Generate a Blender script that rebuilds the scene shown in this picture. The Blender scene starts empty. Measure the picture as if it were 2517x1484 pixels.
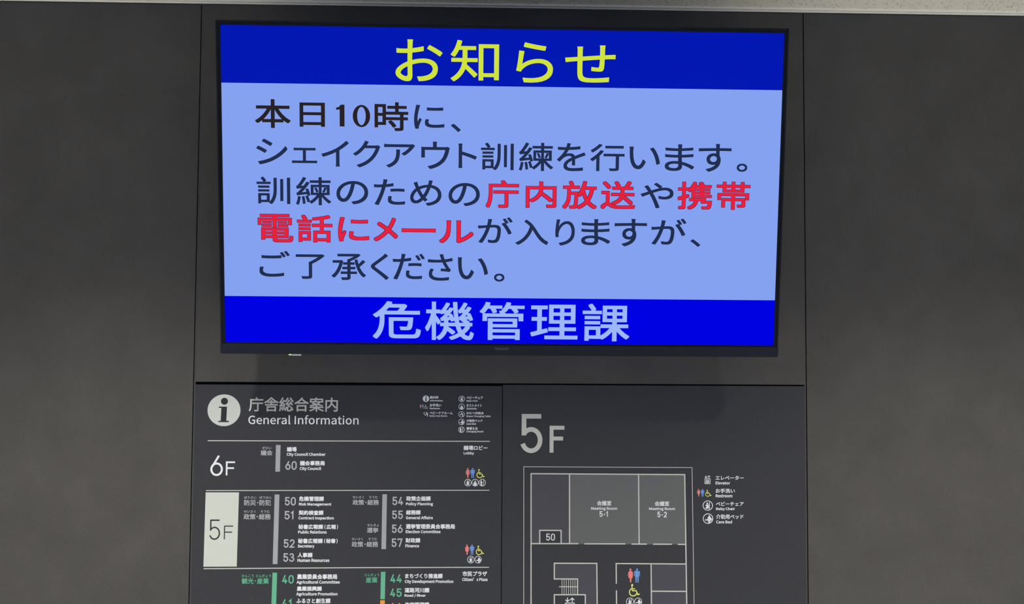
import bpy, bmesh, math, random
from mathutils import Matrix, Vector
S = bpy.context.scene
COL = S.collection
# ---------------------------------------------------------------- camera, world, lights, exposure
FRAME_W = 2517.0
ZC=2.43815; XL=-0.67535; XR=0.76951; XM=0.04750; ZJ=1.53764; HB=0.21897; FB=-0.23922; LED=(-0.46428,-0.36290); SEN=(-0.45005,-0.36326); FOC=2600
cd = bpy.data.cameras.new('camera'); cam = bpy.data.objects.new('camera', cd); COL.objects.link(cam)
cd.sensor_width = 36.0; cd.lens = 36.0 * FOC / FRAME_W; cd.clip_start = 0.05
cam.matrix_world = Matrix([[0.999599, -0.00721, -0.027384, 0.0], [-0.027723, -0.052185, -0.998253, 0.0], [0.005769, 0.998611, -0.052363, 1.6], [0.0, 0.0, 0.0, 1.0]])
S.camera = cam
S.view_settings.view_transform = 'Standard'; S.view_settings.look = 'None'
S.view_settings.gamma = 1.0; S.view_settings.exposure = 0.0; S.view_settings.use_curve_mapping = False
wd = bpy.data.worlds.new('world'); S.world = wd; wd.use_nodes = True
wd.node_tree.nodes['Background'].inputs[0].default_value = (0.75, 0.85, 1.0, 1)
wd.node_tree.nodes['Background'].inputs[1].default_value = 0.15
KEY, ROW2, ROW3, COOL_FILL = 150, 225, 70, 42
def spot(x, y, power, col, size=140, blend=0.6, rad=0.04):
    l = bpy.data.lights.new('downlight', 'SPOT'); l.energy = power; l.color = col
    l.spot_size = math.radians(size); l.spot_blend = blend; l.shadow_soft_size = rad
    o = bpy.data.objects.new('downlight', l); COL.objects.link(o); o.location = (x, y, ZC - 0.05)
    return o
WARM = (1.0, 0.95, 0.86); COOL = (0.88, 0.93, 1.0)
for x in (-2.9, -0.82, 1.19, 3.3):
    spot(x, 1.50, KEY, WARM, 122, 1.0)
    spot(x, -0.4, ROW2, WARM, 126, 1.0, 0.08)  # this row and the next are unseen, added for floor bounce
    spot(x, -2.4, ROW3, WARM, 126, 1.0, 0.08)
l = bpy.data.lights.new('cool_fill_light', 'AREA'); l.shape = 'RECTANGLE'; l.size = 6.0; l.size_y = 1.4; l.energy = COOL_FILL; l.color = (0.36, 0.50, 1.0)  # unseen cool fill added to light the back wall evenly; no window here
o = bpy.data.objects.new('cool_fill_light', l); COL.objects.link(o); o.location = (0.1, -4.3, 1.5); o.rotation_euler = (math.radians(90), 0, 0)

# ---------------------------------------------------------------- materials
def lin(c): c /= 255.0; return c / 12.92 if c <= 0.04045 else ((c + 0.055) / 1.055) ** 2.4
def mat(name, rgb, rough=0.55, spec=0.3, noise=0.0, scale=30.0, bump=0.0, metal=0.0):
    m = bpy.data.materials.new(name); m.use_nodes = True; nt = m.node_tree; b = nt.nodes['Principled BSDF']
    b.inputs['Roughness'].default_value = rough; b.inputs['Specular IOR Level'].default_value = spec
    b.inputs['Metallic'].default_value = metal
    tc = nt.nodes.new('ShaderNodeTexCoord'); n = nt.nodes.new('ShaderNodeTexNoise')
    n.inputs['Scale'].default_value = scale; n.inputs['Detail'].default_value = 6
    nt.links.new(tc.outputs['Object'], n.inputs['Vector'])
    r = nt.nodes.new('ShaderNodeValToRGB'); k = noise if noise else 0.02
    r.color_ramp.elements[0].position = 0.3; r.color_ramp.elements[1].position = 0.7
    r.color_ramp.elements[0].color = tuple(c * (1 - k) for c in rgb) + (1,)
    r.color_ramp.elements[1].color = tuple(min(1, c * (1 + k)) for c in rgb) + (1,)
    nt.links.new(n.outputs['Fac'], r.inputs['Fac']); nt.links.new(r.outputs['Color'], b.inputs['Base Color'])
    if bump:
        bp = nt.nodes.new('ShaderNodeBump'); bp.inputs['Strength'].default_value = bump; bp.inputs['Distance'].default_value = 0.001
        nt.links.new(n.outputs['Fac'], bp.inputs['Height']); nt.links.new(bp.outputs['Normal'], b.inputs['Normal'])
    return m
def emit(name, c255, k=1.0):
    m = bpy.data.materials.new(name); m.use_nodes = True; nt = m.node_tree; b = nt.nodes['Principled BSDF']
    b.inputs['Base Color'].default_value = (0, 0, 0, 1); b.inputs['Specular IOR Level'].default_value = 0.0
    b.inputs['Emission Color'].default_value = tuple(lin(c) for c in c255) + (1,); b.inputs['Emission Strength'].default_value = k
    return m
def vin(name, c255, F=0.97): return mat(name, tuple(min(0.9, lin(c) / F) for c in c255), 0.5, 0.12, 0.015, 60)
M = {}
M['white'] = vin('warm_white_vinyl', (190, 190, 182)); M['bright'] = vin('bright_white_vinyl', (218, 220, 222))
M['grey'] = vin('grey_vinyl', (170, 172, 174)); M['grey2'] = vin('pale_grey_vinyl', (200, 203, 206)); M['barg'] = vin('bar_grey_vinyl', (156, 158, 161))
M['green'] = vin('green_vinyl', (98, 172, 138)); M['orange'] = vin('orange_vinyl', (220, 150, 62))
M['pink'] = vin('pink_vinyl', (226, 130, 126)); M['blue'] = vin('blue_vinyl', (110, 150, 212)); M['yellow'] = vin('yellow_vinyl', (214, 216, 112))
M['pink2'] = vin('small_pink_vinyl', (205, 130, 125)); M['blue2'] = vin('small_blue_vinyl', (110, 140, 185)); M['yellow2'] = vin('pale_yellow_vinyl', (190, 195, 165))
M['tile'] = vin('white_tile_vinyl', (192, 197, 187)); M['tile2'] = vin('disc_vinyl', (192, 196, 189)); M['ink'] = vin('dark_vinyl', (48, 49, 51))
M['mroom'] = vin('map_grey_vinyl', (73, 73, 78)); M['mmeet'] = vin('map_light_grey_vinyl', (97, 99, 98))
M['board'] = mat('charcoal_board', (0.0405, 0.0415, 0.0455), 0.5, 0.12, 0.04, 120, 0.1)
M['hyel'] = emit('screen_yellow', (208, 226, 62)); M['navy'] = emit('screen_navy', (34, 46, 78)); M['blk'] = emit('screen_black', (40, 34, 36))
M['red'] = emit('screen_red', (232, 34, 60)); M['redge'] = emit('screen_dark_edge', (92, 18, 70)); M['foot'] = emit('screen_pale_blue', (157, 184, 248)); M['halo'] = emit('screen_glow_edge', (150, 178, 245))
M['brand'] = mat('brand_print', (0.10, 0.10, 0.14), 0.4)
M['bandtop'] = emit('screen_blue', (4, 24, 178)); M['bandlow'] = emit('screen_deep_blue', (0, 2, 226)); M['body'] = emit('screen_message', (133, 162, 241))

def wall_material():
    m = bpy.data.materials.new('mottled_dark_laminate'); m.use_nodes = True; nt = m.node_tree; b = nt.nodes['Principled BSDF']
    N = nt.nodes.new; L = nt.links.new
    tc = N('ShaderNodeTexCoord')
    n1 = N('ShaderNodeTexNoise'); n1.inputs['Scale'].default_value = 8; n1.inputs['Detail'].default_value = 8; n1.inputs['Roughness'].default_value = 0.62
    n2 = N('ShaderNodeTexNoise'); n2.inputs['Scale'].default_value = 160; n2.inputs['Detail'].default_value = 4
    L(tc.outputs['Object'], n1.inputs['Vector']); L(tc.outputs['Object'], n2.inputs['Vector'])
    mx = N('ShaderNodeMix'); mx.data_type = 'FLOAT'; mx.inputs[0].default_value = 0.3
    L(n1.outputs['Fac'], mx.inputs[2]); L(n2.outputs['Fac'], mx.inputs[3])
    r = N('ShaderNodeValToRGB'); r.color_ramp.elements[0].position = 0.33; r.color_ramp.elements[1].position = 0.67
    r.color_ramp.elements[0].color = (0.065, 0.0625, 0.0575, 1); r.color_ramp.elements[1].color = (0.086, 0.0825, 0.0765, 1)
    L(mx.outputs[0], r.inputs['Fac']); L(r.outputs['Color'], b.inputs['Base Color'])
    b.inputs['Roughness'].default_value = 0.6; b.inputs['Specular IOR Level'].default_value = 0.08
    bp = N('ShaderNodeBump'); bp.inputs['Strength'].default_value = 0.25; bp.inputs['Distance'].default_value = 0.0006
    L(n2.outputs['Fac'], bp.inputs['Height']); L(bp.outputs['Normal'], b.inputs['Normal'])
    return m
M['wall'] = wall_material()
def ceiling_material():
    m = bpy.data.materials.new('fissured_ceiling_board'); m.use_nodes = True; nt = m.node_tree; b = nt.nodes['Principled BSDF']
    N = nt.nodes.new; L = nt.links.new
    tc = N('ShaderNodeTexCoord'); mp = N('ShaderNodeMapping'); mp.inputs['Rotation'].default_value = (0, 0, 0.6); mp.inputs['Scale'].default_value = (1, 0.45, 1)
    L(tc.outputs['Object'], mp.inputs['Vector'])
    wn = N('ShaderNodeTexNoise'); wn.inputs['Scale'].default_value = 220; wn.inputs['Detail'].default_value = 3
    L(mp.outputs['Vector'], wn.inputs['Vector'])
    add = N('ShaderNodeMixRGB'); add.blend_type = 'ADD'; add.inputs['Fac'].default_value = 0.007
    L(mp.outputs['Vector'], add.inputs['Color1']); L(wn.outputs['Color'], add.inputs['Color2'])
    v = N('ShaderNodeTexVoronoi'); v.inputs['Scale'].default_value = 250; v.inputs['Randomness'].default_value = 1
    L(add.outputs['Color'], v.inputs['Vector'])
    r = N('ShaderNodeValToRGB'); r.color_ramp.elements[0].position = 0.14; r.color_ramp.elements[1].position = 0.34
    r.color_ramp.elements[0].color = (0, 0, 0, 1); r.color_ramp.elements[1].color = (1, 1, 1, 1)
    L(v.outputs['Distance'], r.inputs['Fac'])
    sel = N('ShaderNodeSeparateColor'); L(v.outputs['Color'], sel.inputs[0])
    gt = N('ShaderNodeMath'); gt.operation = 'GREATER_THAN'; gt.inputs[1].default_value = 0.50; L(sel.outputs[0], gt.inputs[0])
    mxm = N('ShaderNodeMath'); mxm.operation = 'MAXIMUM'; L(r.outputs['Color'], mxm.inputs[0]); L(gt.outputs[0], mxm.inputs[1])
    c = N('ShaderNodeMix'); c.data_type = 'RGBA'
    L(mxm.outputs[0], c.inputs[0]); c.inputs[6].default_value = (0.26, 0.24, 0.19, 1); c.inputs[7].default_value = (0.93, 0.88, 0.72, 1)
    L(c.outputs[2], b.inputs['Base Color'])
    bp = N('ShaderNodeBump'); bp.inputs['Strength'].default_value = 0.6; bp.inputs['Distance'].default_value = 0.002
    L(mxm.outputs[0], bp.inputs['Height']); L(bp.outputs['Normal'], b.inputs['Normal'])
    b.inputs['Roughness'].default_value = 0.9; b.inputs['Specular IOR Level'].default_value = 0.1
    return m
M['ceiling'] = ceiling_material()
M['trim'] = mat('white_ceiling_trim', (0.93, 0.89, 0.76), 0.45, 0.3)
M['gap'] = mat('black_joint', (0.012, 0.012, 0.013), 0.8, 0.1)
M['strip'] = mat('dark_edge_strip', (0.062, 0.062, 0.066), 0.5, 0.2)
M['floor'] = mat('pale_vinyl_floor', (0.55, 0.57, 0.62), 0.5, 0.3, 0.08, 8)
M['plaster'] = mat('pale_plaster', (0.20, 0.24, 0.34), 0.8, 0.2, 0.03, 12)
M['bezel'] = mat('black_plastic_bezel', (0.0025, 0.0035, 0.007), 0.45, 0.15)
M['bezel2'] = mat('dark_grey_bezel_edge', (0.005, 0.0065, 0.012), 0.5, 0.15)
M['chin'] = mat('dark_brushed_chin', (0.006, 0.0075, 0.015), 0.5, 0.2, 0.05, 200)
M['case'] = mat('black_rear_casing', (0.015, 0.015, 0.016), 0.6, 0.3)
M['steel'] = mat('black_steel_bracket', (0.03, 0.03, 0.03), 0.4, 0.5, 0.02, 30, 0, 0.6)
M['sensor'] = mat('pale_sensor_window', (0.45, 0.45, 0.43), 0.3, 0.5)
M['led'] = emit('green_standby_light', (190, 235, 150))

# ---------------------------------------------------------------- mesh helpers
def obj(name, me, m, parent=None, **props):
    o = bpy.data.objects.new(name, me); COL.objects.link(o)
    if m is not None and not me.materials: me.materials.append(M[m] if isinstance(m, str) else m)
    if parent is not None: o.parent = parent
    for k, v in props.items(): o[k] = v
    return o
def empty(name, loc=None, mw=None, **props):
    o = bpy.data.objects.new(name, None); COL.objects.link(o); o.empty_display_size = 0.05
    if mw is not None: o.matrix_world = mw
    else: o.location = loc
    for k, v in props.items(): o[k] = v
    return o
def boxes(name, specs, bevel=0.0, inv=None):
    bm = bmesh.new()
    for x0, x1, y0, y1, z0, z1 in specs:
        r = bmesh.ops.create_cube(bm, size=1)
        for v in r['verts']:
            v.co = Vector(((x0 + x1) / 2 + v.co.x * (x1 - x0), (y0 + y1) / 2 + v.co.y * (y1 - y0), (z0 + z1) / 2 + v.co.z * (z1 - z0)))
    if bevel: bmesh.ops.bevel(bm, geom=bm.edges[:], offset=bevel, segments=2, affect='EDGES', profile=0.6)
    if inv is not None: bm.transform(inv)
    me = bpy.data.meshes.new(name); bm.to_mesh(me); bm.free(); return me
def loops_to_2d(loops):
    """fill closed loops (with holes) of (x, y); returns verts, triangles"""
    c = bpy.data.curves.new('fill', 'CURVE'); c.dimensions = '2D'; c.fill_mode = 'BOTH'; c.resolution_u = 1
    for lp in loops:
        s = c.splines.new('POLY'); s.points.add(len(lp) - 1); s.use_cyclic_u = True
        for i, p in enumerate(lp): s.points[i].co = (p[0], p[1], 0, 1)
    o = bpy.data.objects.new('fill', c); me = bpy.data.meshes.new_from_object(o)
    vs = [(v.co.x, v.co.y) for v in me.vertices]; fs = [tuple(p.vertices) for p in me.polygons]
    bpy.data.objects.remove(o); bpy.data.curves.remove(c); bpy.data.meshes.remove(me)
    return vs, fs
GLYPHS = {" ":[235,[]],"(":[355,[[251,-206,310,-180,236,-23,191,151,176,327,191,501,236,675,310,832,251,859,169,699,115,519,97,327,115,133,169,-46]]],")":[355,[[104,-206,186,-46,240,133,258,327,240,519,186,699,104,859,44,832,119,675,165,501,180,327,165,151,119,-23,44,-180]]],"/":[412,[[12,-188,82,-188,396,834,327,834]]],"A":[639,[[4,0,102,0,176,235,458,235,532,0,634,0,373,770,265,770],[201,312,238,431,265,516,291,604,315,691,319,691,344,604,370,516,397,431,434,312]]],"B":[690,[[106,0,351,0,502,24,606,101,643,226,623,315,567,378,486,410,486,415,547,451,586,510,599,582,565,690,471,752,334,770,106,770],[203,443,203,693,321,693,421,681,483,641,503,569,485,502,423,458,317,443],[203,78,203,368,337,368,451,353,523,307,547,229,523,144,450,94,337,78]]],"C":[670,[[396,-14,487,-1,567,37,632,97,579,159,527,112,468,82,400,71,274,109,190,221,161,388,191,552,277,661,403,699,464,689,517,664,561,626,613,689,560,735,488,770,402,784,228,736,105,597,61,384,104,172,225,33]]],"D":[723,[[106,0,303,0,497,45,620,181,661,388,620,594,496,726,298,770,106,770],[203,80,203,691,290,691,440,657,532,552,561,388,532,223,440,116,290,80]]],"E":[619,[[106,0,561,0,561,83,203,83,203,363,495,363,495,446,203,446,203,688,549,688,549,770,106,770]]],"F":[580,[[106,0,203,0,203,346,497,346,497,428,203,428,203,688,549,688,549,770,106,770]]],"G":[724,[[409,-14,504,-2,586,30,646,76,646,399,393,399,393,318,557,318,557,117,520,92,471,77,418,71,279,109,190,221,161,388,192,552,283,661,417,699,485,689,540,662,583,626,636,689,583,734,508,770,414,784,233,736,106,597,61,384,105,172,230,33]]],"H":[765,[[106,0,203,0,203,363,562,363,562,0,660,0,660,770,562,770,562,447,203,447,203,770,106,770]]],"I":[308,[[106,0,203,0,203,770,106,770]]],"L":[570,[[106,0,540,0,540,83,203,83,203,770,106,770]]],"M":[853,[[106,0,193,0,193,426,191,499,187,580,181,653,185,653,247,478,393,78,458,78,603,478,665,653,669,653,664,580,659,499,657,426,657,0,747,0,747,770,630,770,483,358,466,306,448,251,430,197,425,197,407,251,389,306,370,358,223,770,106,770]]],"O":[779,[[390,-14,559,35,677,176,718,388,677,598,559,737,390,784,220,737,102,598,61,388,102,176,220,35],[390,71,270,110,189,222,161,388,189,552,270,661,390,699,510,661,591,552,619,388,591,222,510,110]]],"P":[665,[[106,0,203,0,203,307,330,307,477,332,578,411,613,544,578,676,476,749,326,770,106,770],[203,386,203,691,313,691,425,678,495,632,517,544,496,455,428,402,317,386]]],"R":[667,[[203,404,203,691,332,691,433,678,498,634,519,555,498,472,433,421,332,404],[528,0,638,0,442,337,533,377,594,451,616,555,581,680,485,750,347,770,106,770,106,0,203,0,203,327,341,327]]],"S":[626,[[319,-14,457,15,549,95,581,205,560,300,502,366,422,411,313,458,254,486,204,526,185,587,202,646,253,685,329,699,395,690,454,665,504,627,555,689,493,738,415,772,329,784,205,758,117,685,86,580,110,486,171,422,243,382,353,334,419,302,465,260,482,196,463,131,407,87,320,71,243,83,169,117,108,167,50,100,124,40,217,0]]],"T":[629,[[266,0,363,0,363,688,597,688,597,770,33,770,33,688,266,688]]],"a":[591,[[228,-14,295,-3,360,27,417,68,420,68,429,0,507,0,507,351,488,474,422,556,310,585,223,573,146,544,86,511,123,444,172,473,231,496,294,505,366,485,402,431,412,361,215,322,98,252,62,148,83,61,143,5],[255,64,204,73,168,102,154,154,178,219,261,267,412,297,412,139,359,98,307,72]]],"b":[649,[[348,-14,469,22,561,129,596,294,570,447,492,550,369,585,306,574,244,545,189,505,193,607,193,836,97,836,97,0,173,0,182,59,186,59,238,20,294,-5],[332,67,291,73,242,91,193,126,193,426,245,469,297,495,345,504,432,478,481,403,496,293,475,173,416,94]]],"c":[536,[[321,-14,388,-5,451,20,506,58,464,123,426,94,380,74,330,66,238,93,175,171,153,285,176,399,241,477,333,504,374,498,413,480,446,455,495,518,451,551,395,576,329,585,194,550,92,446,55,285,90,125,186,21]]],"d":[651,[[291,-14,356,-3,415,27,464,67,467,67,476,0,555,0,555,836,458,836,458,617,463,519,415,554,362,577,303,585,182,549,90,443,56,285,84,124,168,21],[312,67,227,93,173,169,154,286,176,399,237,477,319,504,365,498,412,479,458,444,458,145,411,102,362,76]]],"e":[582,[[328,-14,399,-6,462,15,515,44,481,108,438,84,390,68,338,63,243,87,176,158,149,263,534,263,538,317,512,458,433,552,310,585,187,549,91,444,55,285,91,125,190,21],[148,331,177,427,237,488,312,508,388,488,437,427,454,331]]],"f":[341,[[35,493,112,493,112,0,208,0,208,493,329,493,329,570,208,570,208,661,217,722,244,761,289,773,309,771,332,766,353,757,374,832,346,841,313,848,278,850,186,827,130,761,112,662,112,570,35,565]]],"g":[592,[[289,-263,441,-236,543,-163,578,-65,556,11,488,57,379,70,267,70,207,78,176,101,167,132,172,160,185,182,204,201,230,190,260,183,288,181,393,205,469,274,497,379,491,425,475,466,451,497,567,497,567,570,369,570,346,578,319,583,288,585,183,561,104,489,75,381,85,318,113,265,149,228,149,224,120,198,96,161,86,118,93,78,111,46,138,24,138,19,92,-18,63,-63,54,-110,83,-193,167,-245],[288,246,228,262,184,310,167,381,183,453,228,499,288,515,349,499,394,453,410,381,393,310,348,262],[303,-196,214,-184,157,-149,138,-97,143,-64,162,-31,195,0,221,-5,246,-8,269,-8,368,-8,431,-15,470,-39,483,-81,461,-136,398,-180]]],"h":[638,[[97,0,193,0,193,414,245,462,295,491,349,501,410,486,446,435,457,349,457,0,553,0,553,361,534,483,476,560,378,585,307,572,244,537,189,489,193,607,193,836,97,836]]],"i":[289,[[97,0,193,0,193,570,97,570],[145,688,178,696,201,719,209,752,201,784,178,806,145,814,112,806,90,784,82,752,90,719,112,696]]],"k":[580,[[97,0,191,0,191,150,298,275,465,0,569,0,354,340,544,570,437,570,195,270,191,270,191,836,97,836]]],"l":[298,[[197,-14,220,-12,239,-9,253,-5,239,68,220,66,206,70,197,84,193,107,193,836,97,836,97,113,107,45,140,1]]],"m":[973,[[97,0,193,0,193,414,243,462,292,492,336,501,395,486,431,435,442,349,442,0,538,0,538,414,589,462,637,492,682,501,741,486,777,435,788,349,788,0,883,0,883,361,865,483,807,560,711,585,645,571,581,532,522,476,491,534,439,572,364,585,300,572,240,537,187,487,185,487,175,570,97,570]]],"n":[641,[[97,0,193,0,193,414,245,462,295,491,349,501,410,486,446,435,457,349,457,0,553,0,553,361,534,483,476,560,378,585,307,572,242,537,187,487,185,487,175,570,97,570]]],"o":[637,[[318,-14,448,21,545,125,582,285,545,446,448,550,318,585,189,550,91,446,55,285,91,125,189,21],[318,66,232,93,174,171,153,285,174,399,232,477,318,504,404,477,464,399,484,285,464,171,404,93]]],"p":[651,[[97,-241,193,-241,193,-47,190,53,242,17,296,-6,348,-14,469,22,561,129,596,294,570,447,492,550,369,585,304,574,242,544,187,504,185,504,175,570,97,570],[332,67,291,73,243,91,193,126,193,426,246,469,297,495,345,504,432,478,481,403,496,293,475,173,416,94]]],"r":[408,[[97,0,193,0,193,367,236,443,287,486,336,499,357,498,375,495,392,489,410,572,392,580,372,584,349,585,288,571,232,529,187,466,185,466,175,570,97,570]]],"s":[492,[[246,-14,358,9,429,71,453,155,427,241,360,294,279,329,220,353,174,384,157,428,168,469,203,499,263,511,309,504,353,486,392,460,438,520,389,552,328,576,262,585,156,564,88,505,65,423,90,344,153,292,231,258,292,233,342,198,361,150,349,106,311,73,249,61,187,69,130,94,80,129,34,65,94,25,168,-3]]],"t":[396,[[275,-14,311,-11,348,-3,381,7,362,80,342,72,319,66,297,64,245,77,217,115,209,173,209,493,364,493,364,570,209,570,209,731,129,731,119,570,28,565,28,493,113,493,113,176,128,77,180,10]]],"u":[638,[[264,-14,334,-1,397,36,452,89,455,89,462,0,542,0,542,570,446,570,446,166,396,111,346,79,292,69,231,85,196,135,185,221,185,570,88,570,88,209,106,87,165,11]]],"v":[547,[[220,0,332,0,534,570,439,570,331,246,278,78,273,78,221,246,113,570,14,570]]],"y":[547,[[106,-246,202,-220,272,-148,319,-48,534,570,440,570,337,254,291,92,286,92,266,146,247,202,229,254,113,570,14,570,243,-1,230,-44,201,-107,158,-151,102,-167,86,-166,71,-162,58,-158,39,-234,58,-240,81,-244]]],"z":[499,[[37,0,468,0,468,78,158,78,459,519,459,570,69,570,69,493,337,493,37,51]]],"’":[1050,[[50,629,72,589,136,633,185,701,204,786,193,837,162,873,121,886,82,875,57,850,49,817,57,783,81,759,116,750,144,758,133,711,99,665]]]}
CACHE = {}
def glyph_string(s, res=3):
    if s in CACHE: return CACHE[s]
    if all(ch in GLYPHS for ch in s):
        loops = []; x = 0
        for ch in s:
            adv, cs = GLYPHS[ch]
            for q in cs: loops.append([((x + q[i]) / 1000.0, q[i + 1] / 1000.0) for i in range(0, len(q), 2)])
            x += adv
        r = loops_to_2d(loops)
    else:
        c = bpy.data.curves.new('t', 'FONT'); c.body = s; c.size = 1; c.resolution_u = res; c.fill_mode = 'FRONT'
        o = bpy.data.objects.new('t', c); me = bpy.data.meshes.new_from_object(o)
        r = ([(v.co.x, v.co.y) for v in me.vertices], [tuple(p.vertices) for p in me.polygons])
        bpy.data.objects.remove(o); bpy.data.curves.remove(c); bpy.data.meshes.remove(me)
    CACHE[s] = r
    return r
def fit(vs, cx, cz, w, h, inset=0.0):
    x0 = min(v[0] for v in vs); x1 = max(v[0] for v in vs); y0 = min(v[1] for v in vs); y1 = max(v[1] for v in vs)
    sx = (w - 2 * inset) / max(1e-6, x1 - x0); sy = (h - 2 * inset) / max(1e-6, y1 - y0)
    return [(cx + (v[0] - (x0 + x1) / 2) * sx, cz + (v[1] - (y0 + y1) / 2) * sy) for v in vs]
def flat_mesh(name, layers, loc=(0, 0, 0)):
    """layers: list of (verts2d, faces, y).  Faces the camera side (-Y)."""
    V = []; Fc = []
    for vs, fs, y in layers:
        b = len(V); V += [(p[0] - loc[0], y - loc[1], p[1] - loc[2]) for p in vs]
        for q in fs: Fc.append(tuple(b + i for i in q))
    me = bpy.data.meshes.new(name); me.from_pydata(V, [], Fc); me.update()
    fl = [p.index for p in me.polygons if p.normal.y > 0]
    if fl:
        bm = bmesh.new(); bm.from_mesh(me); bm.faces.ensure_lookup_table()
        bmesh.ops.reverse_faces(bm, faces=[bm.faces[i] for i in fl]); bm.to_mesh(me); bm.free()
    return me
EPS = 0.00001
SQUARE = [(1, 1), (-1, 1), (-1, -1), (1, -1), (1, 0), (0, 1), (-1, 0), (0, -1)]
def text_layers(s, cx, cz, w, h, bold, y, square=False):
    vs, fs = glyph_string(s, 8 if square else 3); base = fit(vs, cx, cz, w, h, bold); out = [(base, fs, y)]
    if bold:
        n = 8
        for i in range(n):
            a = 2 * math.pi * i / n; dx = bold * math.cos(a); dz = bold * math.sin(a)
            if square: dx, dz = bold * SQUARE[i][0], bold * SQUARE[i][1]
            out.append(([(p[0] + dx, p[1] + dz) for p in base], fs, y - EPS * (i + 1)))
    return out
def disc(cx, cz, r, n=14, rz=None): return [(cx + r * math.cos(2 * math.pi * i / n), cz + (rz or r) * math.sin(2 * math.pi * i / n)) for i in range(n)]
def stroke(pts, th, cap=True):
    """ribbon of width th along pts (mitred, never overlapping itself) with half-round ends; 2D verts and faces"""
    P = []
    for p in pts:
        v = Vector(p)
        if not P or (v - P[-1]).length > 1e-7: P.append(v)
    closed = len(P) > 3 and (P[0] - P[-1]).length < 1e-6
    if closed: P.pop()
    n = len(P); r = th / 2; vs = []; fs = []
    for i in range(n):
        a = P[i - 1] if (i > 0 or closed) else None; c = P[(i + 1) % n] if (i < n - 1 or closed) else None
        d0 = (P[i] - a).normalized() if a is not None else None; d1 = (c - P[i]).normalized() if c is not None else None
        if d0 is None: d0 = d1
        if d1 is None: d1 = d0
        n0 = Vector((-d0.y, d0.x)); n1 = Vector((-d1.y, d1.x)); m = n0 + n1
        m = n0 if m.length < 1e-6 else m.normalized(); k = r / max(.42, m.dot(n0))
        vs += [tuple(P[i] + m * k), tuple(P[i] - m * k)]
    for i in range(n if closed else n - 1):
        j = (i + 1) % n; fs.append((2 * i, 2 * i + 1, 2 * j + 1, 2 * j))
    if cap and not closed:
        for p, q in ((P[0], P[1]), (P[-1], P[-2])):
            d = (p - q).normalized(); a0 = math.atan2(d.y, d.x); k = len(vs)
            vs += [(p.x + r * math.cos(a0 + t), p.y + r * math.sin(a0 + t)) for t in [math.pi * (i / 6 - .5) for i in range(7)]]; fs.append(tuple(range(k, k + 7)))
    return vs, fs
def arc(cx, cy, rx, ry, a0, a1, n=18): return [(cx + rx * math.cos(math.radians(a0 + (a1 - a0) * i / n)), cy + ry * math.sin(math.radians(a0 + (a1 - a0) * i / n))) for i in range(n + 1)]
DIGIT = {
 '0': [arc(.5, .68, .5, .32, 0, 180) + arc(.5, .32, .5, .32, 180, 360) + [(1, .68)]],
 '1': [[(.0, .80), (.75, 1), (.75, 0)]],
 '2': [arc(.5, .70, .48, .30, 165, -25) + [(.0, 0), (1, 0)]],
 '3': [arc(.47, .765, .43, .235, 155, -90, 14), arc(.48, .27, .52, .27, 90, -160)],
 '4': [[(.55, 1), (0, .24), (1, .24)], [(.70, .48), (.70, 0)]],
 '5': [[(.93, 1), (.10, 1), (.10, .50)], arc(.5, .31, .5, .31, 143, -160, 22)],
 '6': [[(.66, 1), (.10, .47)], arc(.5, .31, .5, .31, 0, 360, 26)],
 '7': [[(0, .9), (0, 1), (1, 1), (.38, 0)]],
 'F': [[(1, 1), (0, 1), (0, 0)], [(0, .53), (.88, .53)]],
 '-': [[(.1, .42), (.9, .42)]],
}
def number_layers(s, th, cx, cz, w, h, y, cap):
    n = len(s); gap = th * 0.75; out = []
    ws = {'-': .62, '1': .62}
    tot = sum(ws.get(ch, 1) for ch in s); cw = (w - gap * (n - 1)) / tot
    x = cx - w / 2; k = 0
    for ch in s:
        ww = cw * ws.get(ch, 1); x0 = x + th / 2; sw = ww - th; z0 = cz - h / 2 + th / 2; sh = h - th
        for st in (DIGIT[ch] if cap or ch != '5' else [[(.93, 1), (.10, 1), (.10, .445)], arc(.5, .31, .5, .31, 141, -160, 30)]):
            pts = [(x0 + p[0] * sw, z0 + p[1] * sh) for p in st]
            if not cap:      # butt ends: lengthen open ends by half a stroke where they run straight
                for e0, e1 in ((0, 1), (-1, -2)):
                    a, b = Vector(pts[e0]), Vector(pts[e1]); d = (a - b)
                    if (ch == 'F' and not (e0 == 0 and st[0][0] == 0)) or (ch == '5' and e0 == 0 and len(st) == 3): pts[e0] = tuple(a + d.normalized() * th / 2)
            vs, fs = stroke(pts, th, bool(cap)); out.append((vs, fs, y - EPS * k)); k += 1
        x += ww + gap
    return out
# pictogram figures in unit boxes, y down
WOMAN = [(.27, .185), (.34, .172), (.66, .172), (.76, .19), (.84, .23), (1, .50), (.88, .525), (.74, .36), (.70, .37), (.92, .65), (.68, .675), (.62, 1), (.42, 1), (.34, .675), (.08, .65), (.30, .37), (.26, .36), (.12, .525), (0, .50), (.16, .23)]
MAN = [(0, .27), (.04, .21), (.14, .185), (.26, .172), (.74, .172), (.86, .185), (.96, .21), (1, .27), (.97, .57), (.86, .57), (.84, .32), (.80, .32), (.78, 1), (.60, 1), (.55, .60), (.46, .60), (.42, 1), (.25, 1), (.21, .32), (.17, .32), (.17, .57), (.05, .57)]
def box_map(cx, cz, w, h): return lambda p: (cx + (p[0] - .5) * w, cz + (.5 - p[1]) * h)
def ngon(pts): return loops_to_2d([pts])
def tris(loop, y): vs, fs = loops_to_2d([loop]); return (vs, fs, y)
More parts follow.
